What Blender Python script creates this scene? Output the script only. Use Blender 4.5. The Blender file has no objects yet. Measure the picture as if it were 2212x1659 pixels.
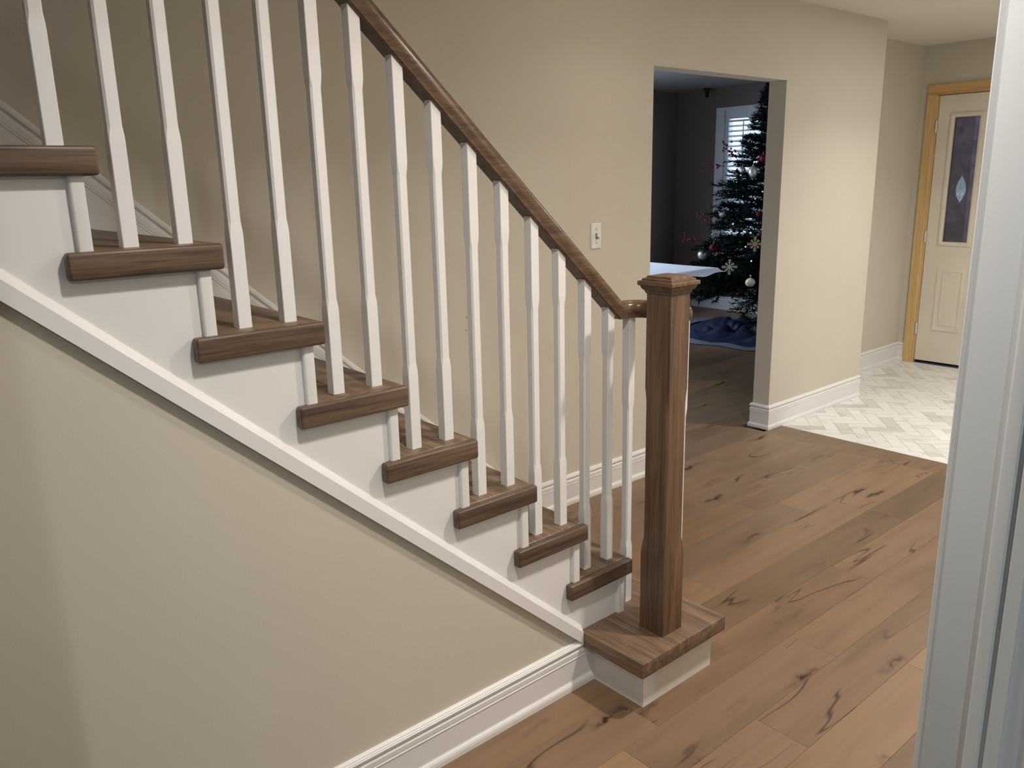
import bpy, bmesh, math, random
from mathutils import Vector, Matrix

random.seed(7)
SC = bpy.context.scene
COL = SC.collection

# ------------------------------------------------------------------ camera
cam_d = bpy.data.cameras.new('camera')
cam_d.sensor_fit = 'HORIZONTAL'
cam_d.sensor_width = 36.0
cam_d.lens = 1763.76 * 36.0 / 2212.0
cam_d.clip_start = 0.02
cam = bpy.data.objects.new('camera', cam_d)
cam.location = (-1.814, -1.5554, 1.5217)
cam.rotation_euler = (1.3254, 0.0216, -0.7120)
COL.objects.link(cam)
SC.camera = cam

# ------------------------------------------------------------------ world, lamps, exposure
world = bpy.data.worlds.new('overcast_sky')
world.use_nodes = True
bg = world.node_tree.nodes['Background']
bg.inputs[0].default_value = (0.60, 0.77, 1.0, 1)
bg.inputs[1].default_value = 3.6
SC.world = world

def ceiling_lamp(name, loc, power, color, size=0.11, spread=125, glow=0.25):
    """recessed lamp: a cone from the reflector plus the even glow of its lens"""
    for part, energy, sp in ((name, power * (1 - glow), spread), (name + '_lens', power * glow, 180)):
        if energy <= 0:
            continue
        d = bpy.data.lights.new(part, 'AREA')
        d.shape = 'DISK'
        d.size = size
        d.energy = energy
        d.color = color
        d.spread = math.radians(sp)
        o = bpy.data.objects.new(part, d)
        o.location = loc
        COL.objects.link(o)

WARM = (1.0, 0.915, 0.835)
ceiling_lamp('hall_downlight', (-1.02, -0.84, 2.415), 17, (1.0, 0.93, 0.87), 0.11, 136)
ceiling_lamp('hall_downlight', (0.55, -0.94, 2.415), 34, WARM, 0.11, 142, 0.22)
ceiling_lamp('hall_downlight', (0.95, 0.42, 2.415), 2.6, WARM, 0.11, 130, 0.35)
ceiling_lamp('foyer_downlight', (3.25, -0.30, 2.415), 46, (1.0, 0.98, 0.94), 0.16, 135, 0.50)
ceiling_lamp('kitchen_daylight_lamp', (-2.20, -3.20, 2.40), 33, (0.84, 0.95, 1.0), 0.05, 179, 0.0)

sky = bpy.data.lights.new('added_cloth_light', 'AREA')  # area lamp added outside the unseen window to brighten the tablecloth
sky.shape = 'RECTANGLE'
sky.size, sky.size_y = 2.9, 1.6
sky.energy = 330
sky.color = (0.66, 0.80, 1.0)
cloth_light_o = bpy.data.objects.new('added_cloth_light', sky)
cloth_light_o.location = (2.75, 5.55, 2.15)
cloth_light_o.rotation_euler = (math.radians(-58), 0, 0)
COL.objects.link(cloth_light_o)

SC.view_settings.view_transform = 'Standard'
SC.view_settings.look = 'None'
SC.view_settings.gamma = 1.0
SC.view_settings.use_curve_mapping = False
SC.view_settings.exposure = -0.24

# ------------------------------------------------------------------ node helpers
def new_mat(name):
    m = bpy.data.materials.new(name)
    m.use_nodes = True
    nt = m.node_tree
    return m, nt, nt.nodes['Principled BSDF']

def N(nt, kind, **kw):
    n = nt.nodes.new(kind)
    for k, v in kw.items():
        if k in n.bl_rna.properties.keys():
            setattr(n, k, v)
        else:
            n.inputs[k].default_value = v
    return n

def coords(nt, scale, offset=True):
    """object coordinates, shifted by the object's own random number, then stretched"""
    tc = N(nt, 'ShaderNodeTexCoord')
    src = tc.outputs['Object']
    oi = N(nt, 'ShaderNodeObjectInfo')
    if offset:
        mul = N(nt, 'ShaderNodeVectorMath', operation='MULTIPLY')
        comb = N(nt, 'ShaderNodeCombineXYZ')
        for i, k in enumerate((37.0, 53.0, 71.0)):
            mm = N(nt, 'ShaderNodeMath', operation='MULTIPLY')
            nt.links.new(oi.outputs['Random'], mm.inputs[0])
            mm.inputs[1].default_value = k
            nt.links.new(mm.outputs[0], comb.inputs[i])
        add = N(nt, 'ShaderNodeVectorMath', operation='ADD')
        nt.links.new(src, add.inputs[0])
        nt.links.new(comb.outputs[0], add.inputs[1])
        src = add.outputs[0]
        nt.nodes.remove(mul)
    mp = N(nt, 'ShaderNodeMapping')
    mp.inputs['Scale'].default_value = scale
    nt.links.new(src, mp.inputs['Vector'])
    return mp.outputs[0], oi, src

def ramp(nt, fac, stops, interp='LINEAR'):
    r = N(nt, 'ShaderNodeValToRGB')
    r.color_ramp.interpolation = interp
    el = r.color_ramp.elements
    el[0].position, el[0].color = stops[0][0], (*stops[0][1], 1)
    el[1].position, el[1].color = stops[-1][0], (*stops[-1][1], 1)
    for p, c in stops[1:-1]:
        e = el.new(p)
        e.color = (*c, 1)
    nt.links.new(fac, r.inputs[0])
    return r.outputs[0]

def mix(nt, kind, fac, a, b):
    m = N(nt, 'ShaderNodeMix', data_type='RGBA', blend_type=kind)
    for sock, v in ((m.inputs[0], fac), (m.inputs[6], a), (m.inputs[7], b)):
        if hasattr(v, 'is_linked') or hasattr(v, 'node'):
            nt.links.new(v, sock)
        elif isinstance(v, (int, float)):
            sock.default_value = v
        else:
            sock.default_value = (*v, 1)
    return m.outputs[2]

def bump(nt, bsdf, height, strength, dist=0.002):
    b = N(nt, 'ShaderNodeBump')
    b.inputs['Strength'].default_value = strength
    b.inputs['Distance'].default_value = dist
    nt.links.new(height, b.inputs['Height'])
    nt.links.new(b.outputs[0], bsdf.inputs['Normal'])

def paint(name, color, rough=0.6, var=0.03, bumpy=0.0, scale=260.0, spec=0.3):
    m, nt, b = new_mat(name)
    v, oi, src = coords(nt, (1, 1, 1), False)
    n = N(nt, 'ShaderNodeTexNoise', Scale=3.0, Detail=3.0)
    nt.links.new(v, n.inputs['Vector'])
    lo = tuple(c * (1 - var) for c in color)
    hi = tuple(min(1, c * (1 + var)) for c in color)
    nt.links.new(ramp(nt, n.outputs['Fac'], [(0.3, lo), (0.7, hi)]), b.inputs['Base Color'])
    b.inputs['Roughness'].default_value = rough
    b.inputs['Specular IOR Level'].default_value = spec
    if bumpy:
        n2 = N(nt, 'ShaderNodeTexNoise', Scale=scale, Detail=2.0)
        nt.links.new(v, n2.inputs['Vector'])
        bump(nt, b, n2.outputs['Fac'], bumpy, 0.001)
    return m

def flat(name, color, rough=0.5, metal=0.0, emit=None, estr=0.0, trans=0.0, spec=0.5):
    m, nt, b = new_mat(name)
    v, oi, src = coords(nt, (1, 1, 1), False)
    n = N(nt, 'ShaderNodeTexNoise', Scale=40.0, Detail=2.0)
    nt.links.new(v, n.inputs['Vector'])
    lo = tuple(c * 0.93 for c in color)
    hi = tuple(min(1, c * 1.07) for c in color)
    nt.links.new(ramp(nt, n.outputs['Fac'], [(0.3, lo), (0.7, hi)]), b.inputs['Base Color'])
    b.inputs['Roughness'].default_value = rough
    b.inputs['Metallic'].default_value = metal
    b.inputs['Transmission Weight'].default_value = trans
    b.inputs['Specular IOR Level'].default_value = spec
    if emit:
        b.inputs['Emission Color'].default_value = (*emit, 1)
        b.inputs['Emission Strength'].default_value = estr
    return m

def stained_wood(name, dark, mid, light, axis, rough=0.38, contrast=1.0):
    """oak stained brown, grain along one axis of the object"""
    m, nt, b = new_mat(name)
    s1 = [42.0, 42.0, 42.0]; s1[axis] = 2.2
    s2 = [230.0, 230.0, 230.0]; s2[axis] = 7.0
    v, oi, src = coords(nt, s1)
    n1 = N(nt, 'ShaderNodeTexNoise', Scale=1.0, Detail=4.0, Roughness=0.55, Distortion=0.6)
    nt.links.new(v, n1.inputs['Vector'])
    c1 = ramp(nt, n1.outputs['Fac'], [(0.30, dark), (0.52, mid), (0.72, light)])
    mp2 = N(nt, 'ShaderNodeMapping'); mp2.inputs['Scale'].default_value = s2
    nt.links.new(src, mp2.inputs['Vector'])
    n2 = N(nt, 'ShaderNodeTexNoise', Scale=1.0, Detail=3.0)
    nt.links.new(mp2.outputs[0], n2.inputs['Vector'])
    pores = ramp(nt, n2.outputs['Fac'], [(0.36, (0.45, 0.42, 0.40)), (0.50, (1, 1, 1))])
    c2 = mix(nt, 'MULTIPLY', 0.55 * contrast, c1, pores)
    nt.links.new(c2, b.inputs['Base Color'])
    b.inputs['Roughness'].default_value = rough
    b.inputs['Specular IOR Level'].default_value = 0.45
    bump(nt, b, n2.outputs['Fac'], 0.12, 0.0006)
    return m

def plank_wood(name):
    m, nt, b = new_mat(name)
    v, oi, src = coords(nt, (1.6, 22.0, 22.0))
    tone = ramp(nt, oi.outputs['Random'], [(0.0, (0.152, 0.097, 0.058)), (0.25, (0.228, 0.143, 0.079)),
                                           (0.5, (0.188, 0.124, 0.078)), (0.75, (0.262, 0.163, 0.087)),
                                           (1.0, (0.160, 0.106, 0.068))])
    n1 = N(nt, 'ShaderNodeTexNoise', Scale=1.0, Detail=5.0, Roughness=0.6, Distortion=0.8)
    nt.links.new(v, n1.inputs['Vector'])
    g = ramp(nt, n1.outputs['Fac'], [(0.25, (0.80, 0.77, 0.74)), (0.5, (1, 1, 1)), (0.75, (1.10, 1.09, 1.06))])
    c = mix(nt, 'MULTIPLY', 0.85, tone, g)
    # broad grey smoky patches
    mp = N(nt, 'ShaderNodeMapping'); mp.inputs['Scale'].default_value = (1.3, 5.0, 5.0)
    nt.links.new(src, mp.inputs['Vector'])
    n2 = N(nt, 'ShaderNodeTexNoise', Scale=1.0, Detail=3.0, Distortion=0.4)
    nt.links.new(mp.outputs[0], n2.inputs['Vector'])
    patch = ramp(nt, n2.outputs['Fac'], [(0.52, (1, 1, 1)), (0.74, (0.72, 0.71, 0.72))])
    c = mix(nt, 'MULTIPLY', 0.8, c, patch)
    # knots: warped stretched cells, dark core with a soft halo
    mpk = N(nt, 'ShaderNodeMapping'); mpk.inputs['Scale'].default_value = (2.0, 8.6, 8.6)
    nt.links.new(src, mpk.inputs['Vector'])
    nw = N(nt, 'ShaderNodeTexNoise', Scale=16.0, Detail=4.0)
    nt.links.new(src, nw.inputs['Vector'])
    sub = N(nt, 'ShaderNodeVectorMath', operation='SUBTRACT')
    nt.links.new(nw.outputs['Color'], sub.inputs[0]); sub.inputs[1].default_value = (0.5, 0.5, 0.5)
    sc = N(nt, 'ShaderNodeVectorMath', operation='SCALE'); sc.inputs['Scale'].default_value = 0.60
    nt.links.new(sub.outputs[0], sc.inputs[0])
    ad = N(nt, 'ShaderNodeVectorMath', operation='ADD')
    nt.links.new(mpk.outputs[0], ad.inputs[0]); nt.links.new(sc.outputs[0], ad.inputs[1])
    vo = N(nt, 'ShaderNodeTexVoronoi', Scale=1.0)
    vo.voronoi_dimensions = '2D'
    nt.links.new(ad.outputs[0], vo.inputs['Vector'])
    sep = N(nt, 'ShaderNodeSeparateColor'); nt.links.new(vo.outputs['Color'], sep.inputs[0])
    # radius differs from cell to cell: many cells have no knot at all
    rad = N(nt, 'ShaderNodeMapRange'); rad.inputs[1].default_value = 0.50; rad.inputs[2].default_value = 1.0
    rad.inputs[3].default_value = -0.10; rad.inputs[4].default_value = 0.060
    nt.links.new(sep.outputs[0], rad.inputs[0])
    dif = N(nt, 'ShaderNodeMath', operation='SUBTRACT')
    nt.links.new(vo.outputs['Distance'], dif.inputs[0]); nt.links.new(rad.outputs[0], dif.inputs[1])
    core = ramp(nt, dif.outputs[0], [(0.0, (0.16, 0.135, 0.14)), (0.030, (0.50, 0.45, 0.43)), (0.075, (0.80, 0.77, 0.75)), (0.19, (1, 1, 1))])
    c = mix(nt, 'MULTIPLY', 1.0, c, core)
    # long dark cracks
    mpc = N(nt, 'ShaderNodeMapping'); mpc.inputs['Scale'].default_value = (1.0, 7.0, 7.0)
    nt.links.new(src, mpc.inputs['Vector'])
    n3 = N(nt, 'ShaderNodeTexNoise', Scale=1.0, Detail=2.0, Distortion=0.7)
    nt.links.new(mpc.outputs[0], n3.inputs['Vector'])
    ab = N(nt, 'ShaderNodeMath', operation='SUBTRACT'); nt.links.new(n3.outputs['Fac'], ab.inputs[0]); ab.inputs[1].default_value = 0.5
    ab2 = N(nt, 'ShaderNodeMath', operation='ABSOLUTE'); nt.links.new(ab.outputs[0], ab2.inputs[0])
    line = ramp(nt, ab2.outputs[0], [(0.0, (0.25, 0.21, 0.21)), (0.013, (1, 1, 1))])
    n4 = N(nt, 'ShaderNodeTexNoise', Scale=2.3, Detail=1.0); nt.links.new(src, n4.inputs['Vector'])
    gate = ramp(nt, n4.outputs['Fac'], [(0.55, (0, 0, 0)), (0.60, (1, 1, 1))])
    gv = N(nt, 'ShaderNodeSeparateColor'); nt.links.new(gate, gv.inputs[0])
    c = mix(nt, 'MULTIPLY', gv.outputs[0], c, line)
    nt.links.new(c, b.inputs['Base Color'])
    b.inputs['Roughness'].default_value = 0.42
    b.inputs['Specular IOR Level'].default_value = 0.40
    bump(nt, b, n1.outputs['Fac'], 0.10, 0.001)
    return m

def marble(name):
    m, nt, b = new_mat(name)
    v, oi, src = coords(nt, (9.0, 3.0, 3.0))
    tone = ramp(nt, oi.outputs['Random'], [(0.0, (0.80, 0.785, 0.75)), (0.66, (0.77, 0.755, 0.72)), (0.84, (0.70, 0.685, 0.65)),
                                           (0.95, (0.60, 0.58, 0.55)), (1.0, (0.55, 0.53, 0.50))])
    n = N(nt, 'ShaderNodeTexNoise', Scale=1.0, Detail=5.0, Distortion=1.6)
    nt.links.new(v, n.inputs['Vector'])
    vein = ramp(nt, n.outputs['Fac'], [(0.34, (0.80, 0.78, 0.76)), (0.47, (1, 1, 1)), (0.60, (1, 1, 1)), (0.72, (0.86, 0.84, 0.82))])
    nt.links.new(mix(nt, 'MULTIPLY', 0.8, tone, vein), b.inputs['Base Color'])
    b.inputs['Roughness'].default_value = 0.32
    return m

def clear_glass(name, tint, gloss=0.12, rough=0.02):
    m, nt, b = new_mat(name)
    nt.nodes.remove(b)
    out = nt.nodes['Material Output']
    v, oi, src = coords(nt, (1, 1, 1), False)
    n = N(nt, 'ShaderNodeTexNoise', Scale=9.0, Detail=3.0, Distortion=1.0)
    nt.links.new(v, n.inputs['Vector'])
    lo = tuple(c * 0.75 for c in tint); hi = tuple(min(1, c * 1.15) for c in tint)
    t = N(nt, 'ShaderNodeBsdfTransparent')
    nt.links.new(ramp(nt, n.outputs['Fac'], [(0.3, lo), (0.7, hi)]), t.inputs[0])
    g = N(nt, 'ShaderNodeBsdfGlossy'); g.inputs['Roughness'].default_value = rough
    mx = N(nt, 'ShaderNodeMixShader'); mx.inputs[0].default_value = gloss
    nt.links.new(t.outputs[0], mx.inputs[1]); nt.links.new(g.outputs[0], mx.inputs[2])
    nt.links.new(mx.outputs[0], out.inputs['Surface'])
    return m

M = {}
M['wall'] = paint('beige_wall_paint', (0.604, 0.562, 0.480), 0.62, 0.015, 0.10, 320)
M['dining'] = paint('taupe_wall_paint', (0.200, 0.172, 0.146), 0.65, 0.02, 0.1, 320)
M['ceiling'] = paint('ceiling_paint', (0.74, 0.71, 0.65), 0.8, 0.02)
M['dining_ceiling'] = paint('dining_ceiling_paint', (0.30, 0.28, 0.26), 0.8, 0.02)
M['white'] = paint('white_trim_paint', (0.78, 0.765, 0.745), 0.42, 0.012, 0.03, 180, 0.4)
M['baluster'] = paint('white_baluster_paint', (0.80, 0.785, 0.77), 0.38, 0.012, 0.02, 200, 0.45)
M['jamb'] = paint('white_jamb_paint', (0.70, 0.725, 0.735), 0.40, 0.02, 0.05, 120, 0.4)
M['door'] = paint('aged_door_paint', (0.72, 0.665, 0.565), 0.48, 0.05, 0.05, 90)
M['tread_y'] = stained_wood('stained_oak_across', (0.098, 0.062, 0.041), (0.186, 0.122, 0.079), (0.256, 0.169, 0.110), 1, 0.36)
M['tread_x'] = stained_wood('stained_oak_along', (0.066, 0.043, 0.030), (0.128, 0.084, 0.056), (0.182, 0.121, 0.081), 0, 0.42, 1.2)
M['newel'] = stained_wood('stained_oak_upright', (0.085, 0.049, 0.028), (0.145, 0.088, 0.050), (0.205, 0.126, 0.072), 2, 0.36)
M['rail'] = stained_wood('stained_oak_rail', (0.075, 0.043, 0.027), (0.120, 0.072, 0.043), (0.160, 0.098, 0.060), 0, 0.24)
M['plank'] = plank_wood('knotty_oak_floor')
M['marble'] = marble('marble_tile')
M['grout'] = flat('pale_grout', (0.55, 0.53, 0.49), 0.9)
M['subfloor'] = flat('dark_joint', (0.06, 0.04, 0.025), 0.9)
M['pine'] = stained_wood('bare_pine', (0.56, 0.36, 0.15), (0.66, 0.45, 0.20), (0.72, 0.51, 0.26), 2, 0.6, 0.35)
M['pine_y'] = stained_wood('bare_pine_across', (0.54, 0.33, 0.13), (0.63, 0.41, 0.18), (0.70, 0.47, 0.23), 1, 0.6, 0.35)
M['dark'] = flat('dark_gap', (0.012, 0.011, 0.012), 0.8)  # near-black; also stands in for shade in door gaps and lock bore
M['steel'] = flat('brushed_steel', (0.55, 0.53, 0.50), 0.35, 0.9)
M['plastic'] = flat('white_plastic', (0.80, 0.78, 0.75), 0.35)
M['screw'] = flat('screw_metal', (0.30, 0.28, 0.25), 0.4, 0.8)
M['shadowgap'] = flat('toggle_slot_shade', (0.10, 0.09, 0.08), 0.7)  # shade inside the toggle slot, given as a dark colour
M['tan'] = flat('tan_toggle', (0.55, 0.45, 0.34), 0.4)
M['yellow'] = flat('yellow_plastic', (0.62, 0.48, 0.06), 0.5)
M['winglass'] = clear_glass('window_glass', (0.92, 0.95, 0.98), 0.06)
M['doorglass'] = clear_glass('textured_door_glass', (0.200, 0.165, 0.178), 0.08, 0.12)
M['bevelglass'] = clear_glass('bevelled_glass', (0.40, 0.44, 0.44), 0.10, 0.05)
M['came'] = flat('zinc_came', (0.40, 0.48, 0.55), 0.35, 0.6)
M['shutter'] = paint('shutter_paint', (0.76, 0.76, 0.76), 0.45, 0.01)
M['needle'] = flat('fir_needle', (0.004, 0.009, 0.007), 0.85, 0, None, 0, 0, 0.08)
M['bark'] = flat('bark', (0.06, 0.04, 0.028), 0.9)
M['silver'] = flat('silver_glitter', (0.62, 0.60, 0.56), 0.35, 0.7)
M['goldglit'] = flat('gold_glitter', (0.52, 0.40, 0.24), 0.38, 0.7)
M['cream'] = flat('cream_ornament', (0.70, 0.60, 0.42), 0.4)
M['red'] = flat('red_berry', (0.13, 0.008, 0.009), 0.5, 0, None, 0, 0, 0.2)
M['bulb'] = flat('fairy_bulb', (0.9, 0.9, 0.9), 0.3, 0.0, (0.85, 0.92, 1.0), 1.5)
M['cloth'] = paint('white_tablecloth', (0.88, 0.88, 0.89), 0.85, 0.03, 0.2, 60)
M['tablewood'] = stained_wood('pale_table_wood', (0.30, 0.19, 0.11), (0.40, 0.27, 0.16), (0.48, 0.33, 0.20), 0, 0.45)
M['skirt'] = flat('blue_velvet', (0.014, 0.018, 0.046), 0.45, 0.0, None, 0, 0, 0.6)
M['skirt_trim'] = flat('silver_grey_brocade', (0.22, 0.22, 0.26), 0.45, 0.3)

# ------------------------------------------------------------------ mesh helpers
def finish(bm, name, mat, parent=None, loc=(0, 0, 0), smooth=None, mats=None):
    bmesh.ops.remove_doubles(bm, verts=bm.verts, dist=1e-6)
    bmesh.ops.recalc_face_normals(bm, faces=bm.faces)
    if smooth is not None:
        lim = math.radians(smooth)
        for f in bm.faces:
            f.smooth = True
        for e in bm.edges:
            if len(e.link_faces) == 2 and e.calc_face_angle(0) > lim:
                e.smooth = False
    me = bpy.data.meshes.new(name)
    bm.to_mesh(me)
    bm.free()
    for mm in (mats or [mat]):
        me.materials.append(mm)
    return link(name, me, parent, loc)

def link(name, data, parent=None, loc=(0, 0, 0), rotz=0.0):
    o = bpy.data.objects.new(name, data)
    COL.objects.link(o)
    if parent is not None:
        o.parent = parent
        w = Vector(loc) - base_of(parent)
        o.location = w
    else:
        o.location = loc
    if rotz:
        o.rotation_euler = (0, 0, rotz)
    return o

def base_of(o):
    v = Vector(o.location)
    while o.parent:
        o = o.parent
        v = v + Vector(o.location)
    return v

def thing(name, label, cat, loc=(0, 0, 0), group=None):
    o = bpy.data.objects.new(name, None)
    o.empty_display_size = 0.05
    COL.objects.link(o)
    o.location = loc
    if label:
        tag(o, label, cat, group)
    return o

def tag(o, label, cat, group=None):
    o['label'] = label
    o['category'] = cat
    if group:
        o['group'] = group
    return o

def structure(o, label=None, cat=None):
    o['kind'] = 'structure'
    if label:
        o['label'] = label
    if cat:
        o['category'] = cat
    return o

def add_box(bm, x0, x1, y0, y1, z0, z1, bevel=0.0, seg=1):
    r = bmesh.ops.create_cube(bm, size=1.0)
    vs = r['verts']
    for v in vs:
        v.co = Vector(((x0 + x1) / 2 + v.co.x * (x1 - x0), (y0 + y1) / 2 + v.co.y * (y1 - y0), (z0 + z1) / 2 + v.co.z * (z1 - z0)))
    if bevel > 0:
        es = list({e for v in vs for e in v.link_edges})
        bmesh.ops.bevel(bm, geom=es, offset=bevel, segments=seg, profile=0.5, affect='EDGES')

def box(name, x0, x1, y0, y1, z0, z1, mat, parent=None, bevel=0.0, seg=1, local=False):
    bm = bmesh.new()
    loc = (0, 0, 0)
    if parent is not None or local:
        loc = ((x0 + x1) / 2, (y0 + y1) / 2, z0)
        x0, x1, y0, y1, z0, z1 = x0 - loc[0], x1 - loc[0], y0 - loc[1], y1 - loc[1], 0, z1 - z0
    add_box(bm, x0, x1, y0, y1, z0, z1, bevel, seg)
    return finish(bm, name, mat, parent, loc, 40 if bevel and seg > 1 else None)

def add_prism(bm, pts, axis, a, b):
    """polygon pts (2D) extruded along an axis from a to b"""
    def put(p, t):
        if axis == 0: return Vector((t, p[0], p[1]))
        if axis == 1: return Vector((p[0], t, p[1]))
        return Vector((p[0], p[1], t))
    v0 = [bm.verts.new(put(p, a)) for p in pts]
    v1 = [bm.verts.new(put(p, b)) for p in pts]
    n = len(pts)
    bm.faces.new(v0); bm.faces.new(list(reversed(v1)))
    for i in range(n):
        bm.faces.new((v0[i], v0[(i + 1) % n], v1[(i + 1) % n], v1[i]))

def loft(bm, rings, cap=True):
    rows = [[bm.verts.new(p) for p in r] for r in rings]
    n = len(rows[0])
    for a, b in zip(rows[:-1], rows[1:]):
        for i in range(n):
            bm.faces.new((a[i], a[(i + 1) % n], b[(i + 1) % n], b[i]))
    if cap:
        bm.faces.new(list(reversed(rows[0]))); bm.faces.new(rows[-1])
    return rows

def lathe(bm, prof, center=(0, 0, 0), seg=16, squash=(1, 1)):
    rings = []
    for r, z in prof:
        rings.append([Vector((center[0] + squash[0] * r * math.cos(2 * math.pi * i / seg),
                              center[1] + squash[1] * r * math.sin(2 * math.pi * i / seg), center[2] + z)) for i in range(seg)])
    loft(bm, rings)

BASE = [(0.0, 0.0), (0.020, 0.0), (0.020, 0.012), (0.0185, 0.019), (0.0150, 0.0245), (0.0125, 0.0265), (0.0125, 0.0285), (0.0115, 0.0295),
        (0.0115, 0.097), (0.0135, 0.0985), (0.0135, 0.1005), (0.0115, 0.1025), (0.0130, 0.106), (0.0130, 0.1185), (0.0085, 0.1245), (0.0080, 0.128),
        (0.0150, 0.1335), (0.0155, 0.138), (0.0135, 0.1395), (0.0135, 0.142), (0.0105, 0.1435), (0.0095, 0.1465), (0.0055, 0.150), (0.0, 0.150)]

def moulding(name, p0, p1, normal, up, mat, parent=None, m0=0.0, m1=0.0, prof=BASE, k=1.0):
    """wall moulding swept from p0 to p1; m0 and m1 slant the ends for mitred corners"""
    p0, p1, normal, up = Vector(p0), Vector(p1), Vector(normal), Vector(up)
    t = (p1 - p0).normalized()
    bm = bmesh.new()
    r0 = [p0 + normal * d + up * (z * k) + t * (m0 * d) for d, z in prof]
    r1 = [p1 + normal * d + up * (z * k) + t * (m1 * d) for d, z in prof]
    loft(bm, [r0, r1])
    loc = (0, 0, 0)
    return finish(bm, name, mat, parent, loc)

UP = (0, 0, 1)
H = 0.177; R = 0.2004; L = 0.273; T = 0.049
WY = 1.0751
YS = 0.026            # face of the stringer and of the drywall below it
SL = H / R

# ------------------------------------------------------------------ walls, ceilings
def walls():
    bm = bmesh.new()
    add_box(bm, -3.4, 0.30, WY, WY + 0.11, 0, 4.8)
    add_box(bm, 0.30, 1.3452, WY, WY + 0.11, 0, 2.6)
    add_box(bm, 2.4846, 3.6098, WY, WY + 0.11, 0, 2.6)
    add_box(bm, 1.3452, 2.4846, WY, WY + 0.11, 2.023, 2.6)
    structure(finish(bm, 'wall_back', M['wall']), 'beige painted hall wall with a cased opening behind the stairs', 'wall')
    # drywall triangle under the stringer
    bm = bmesh.new()
    zl = lambda x: -0.035 - SL * x
    add_prism(bm, [(-3.4, 0), (-0.168, 0), (-0.168, zl(-0.168)), (-3.4, zl(-3.4))], 1, YS, YS + 0.09)
    structure(finish(bm, 'wall_stair', M['wall']), 'beige drywall filling the triangle below the stairs', 'wall')
    # foyer
    bm = bmesh.new()
    add_box(bm, 3.6098, 4.93, 1.41, 1.52, 0, 2.6)
    add_box(bm, 3.50, 3.6098, WY + 0.11, 1.52, 0, 2.6)
    structure(finish(bm, 'wall_foyer', M['wall']), 'beige foyer wall set back beside the front door', 'wall')
    bm = bmesh.new()
    add_box(bm, 4.93, 5.05, 1.283, 1.52, 0, 2.6)
    add_box(bm, 4.93, 5.05, 0.402, 1.283, 2.085, 2.6)
    add_box(bm, 4.93, 5.05, -1.31, 0.402, 0, 2.6)
    structure(finish(bm, 'wall_entry', M['wall']), 'beige end wall holding the front door', 'wall')
    # wall with the doorway the photograph is taken through
    bm = bmesh.new()
    add_box(bm, -3.4, -1.842, -1.302, -1.198, 0, 2.6)
    add_box(bm, -0.800, 4.93, -1.302, -1.198, 0, 2.6)
    add_box(bm, -1.842, -0.800, -1.302, -1.198, 2.06, 2.6)
    structure(finish(bm, 'wall_front', M['wall']))
    bm = bmesh.new()
    add_box(bm, -3.5, -3.4, -4.3, WY + 0.11, 0, 4.8)
    structure(finish(bm, 'wall_left', M['wall']))
    bm = bmesh.new()
    add_box(bm, -3.5, 0.8, -4.4, -4.3, 0, 2.6)
    add_box(bm, 0.7, 0.8, -4.3, -1.302, 0, 2.6)
    structure(finish(bm, 'wall_kitchen', M['wall']))
    # stairwell above the hall ceiling
    bm = bmesh.new()
    add_box(bm, -3.4, 0.30, -0.10, 0.0, 2.6, 4.8)
    add_box(bm, 0.20, 0.30, 0.0, WY, 2.6, 4.8)
    add_box(bm, -3.4, 0.30, -0.10, WY + 0.11, 4.8, 4.9)
    structure(finish(bm, 'wall_stairwell', M['wall']))
    # dining room
    bm = bmesh.new()
    add_box(bm, 6.2, 6.34, 4.09, 4.85, 0, 2.6)
    add_box(bm, 6.2, 6.34, 1.6, 3.11, 0, 2.6)
    add_box(bm, 6.2, 6.34, 3.11, 4.09, 2.215, 2.6)
    add_box(bm, 6.2, 6.34, 3.11, 4.09, 0, 0.60)
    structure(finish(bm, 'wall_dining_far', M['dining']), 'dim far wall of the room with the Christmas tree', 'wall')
    bm = bmesh.new()
    add_box(bm, 0.6, 1.2, 4.75, 4.85, 0, 2.6)
    add_box(bm, 4.3, 6.34, 4.75, 4.85, 0, 2.6)
    add_box(bm, 1.2, 4.3, 4.75, 4.85, 0, 0.3)
    add_box(bm, 1.2, 4.3, 4.75, 4.85, 2.3, 2.6)
    add_box(bm, 0.5, 0.6, WY + 0.11, 4.85, 0, 2.6)
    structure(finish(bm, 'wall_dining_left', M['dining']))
    bm = bmesh.new()
    add_box(bm, 3.61, 6.34, 1.525, 1.6, 0, 2.6)
    structure(finish(bm, 'wall_porch', M['white']))
    # ceilings
    bm = bmesh.new()
    add_box(bm, 0.20, 4.93, -1.198, WY, 2.44, 2.6)
    add_box(bm, -3.4, 0.20, -1.198, 0.0, 2.44, 2.6)
    add_box(bm, 3.6098, 4.93, WY, 1.41, 2.44, 2.6)
    structure(finish(bm, 'ceiling', M['ceiling']), 'cream painted ceiling over the hall and foyer', 'ceiling')
    bm = bmesh.new()
    add_box(bm, 0.6, 6.2, WY + 0.11, 4.75, 2.455, 2.6)
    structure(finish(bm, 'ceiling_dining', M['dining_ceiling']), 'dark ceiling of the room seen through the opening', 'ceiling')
    bm = bmesh.new()
    add_box(bm, -3.4, 0.7, -4.3, -1.302, 2.44, 2.6)
    structure(finish(bm, 'ceiling_kitchen', M['ceiling']))
walls()

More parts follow.
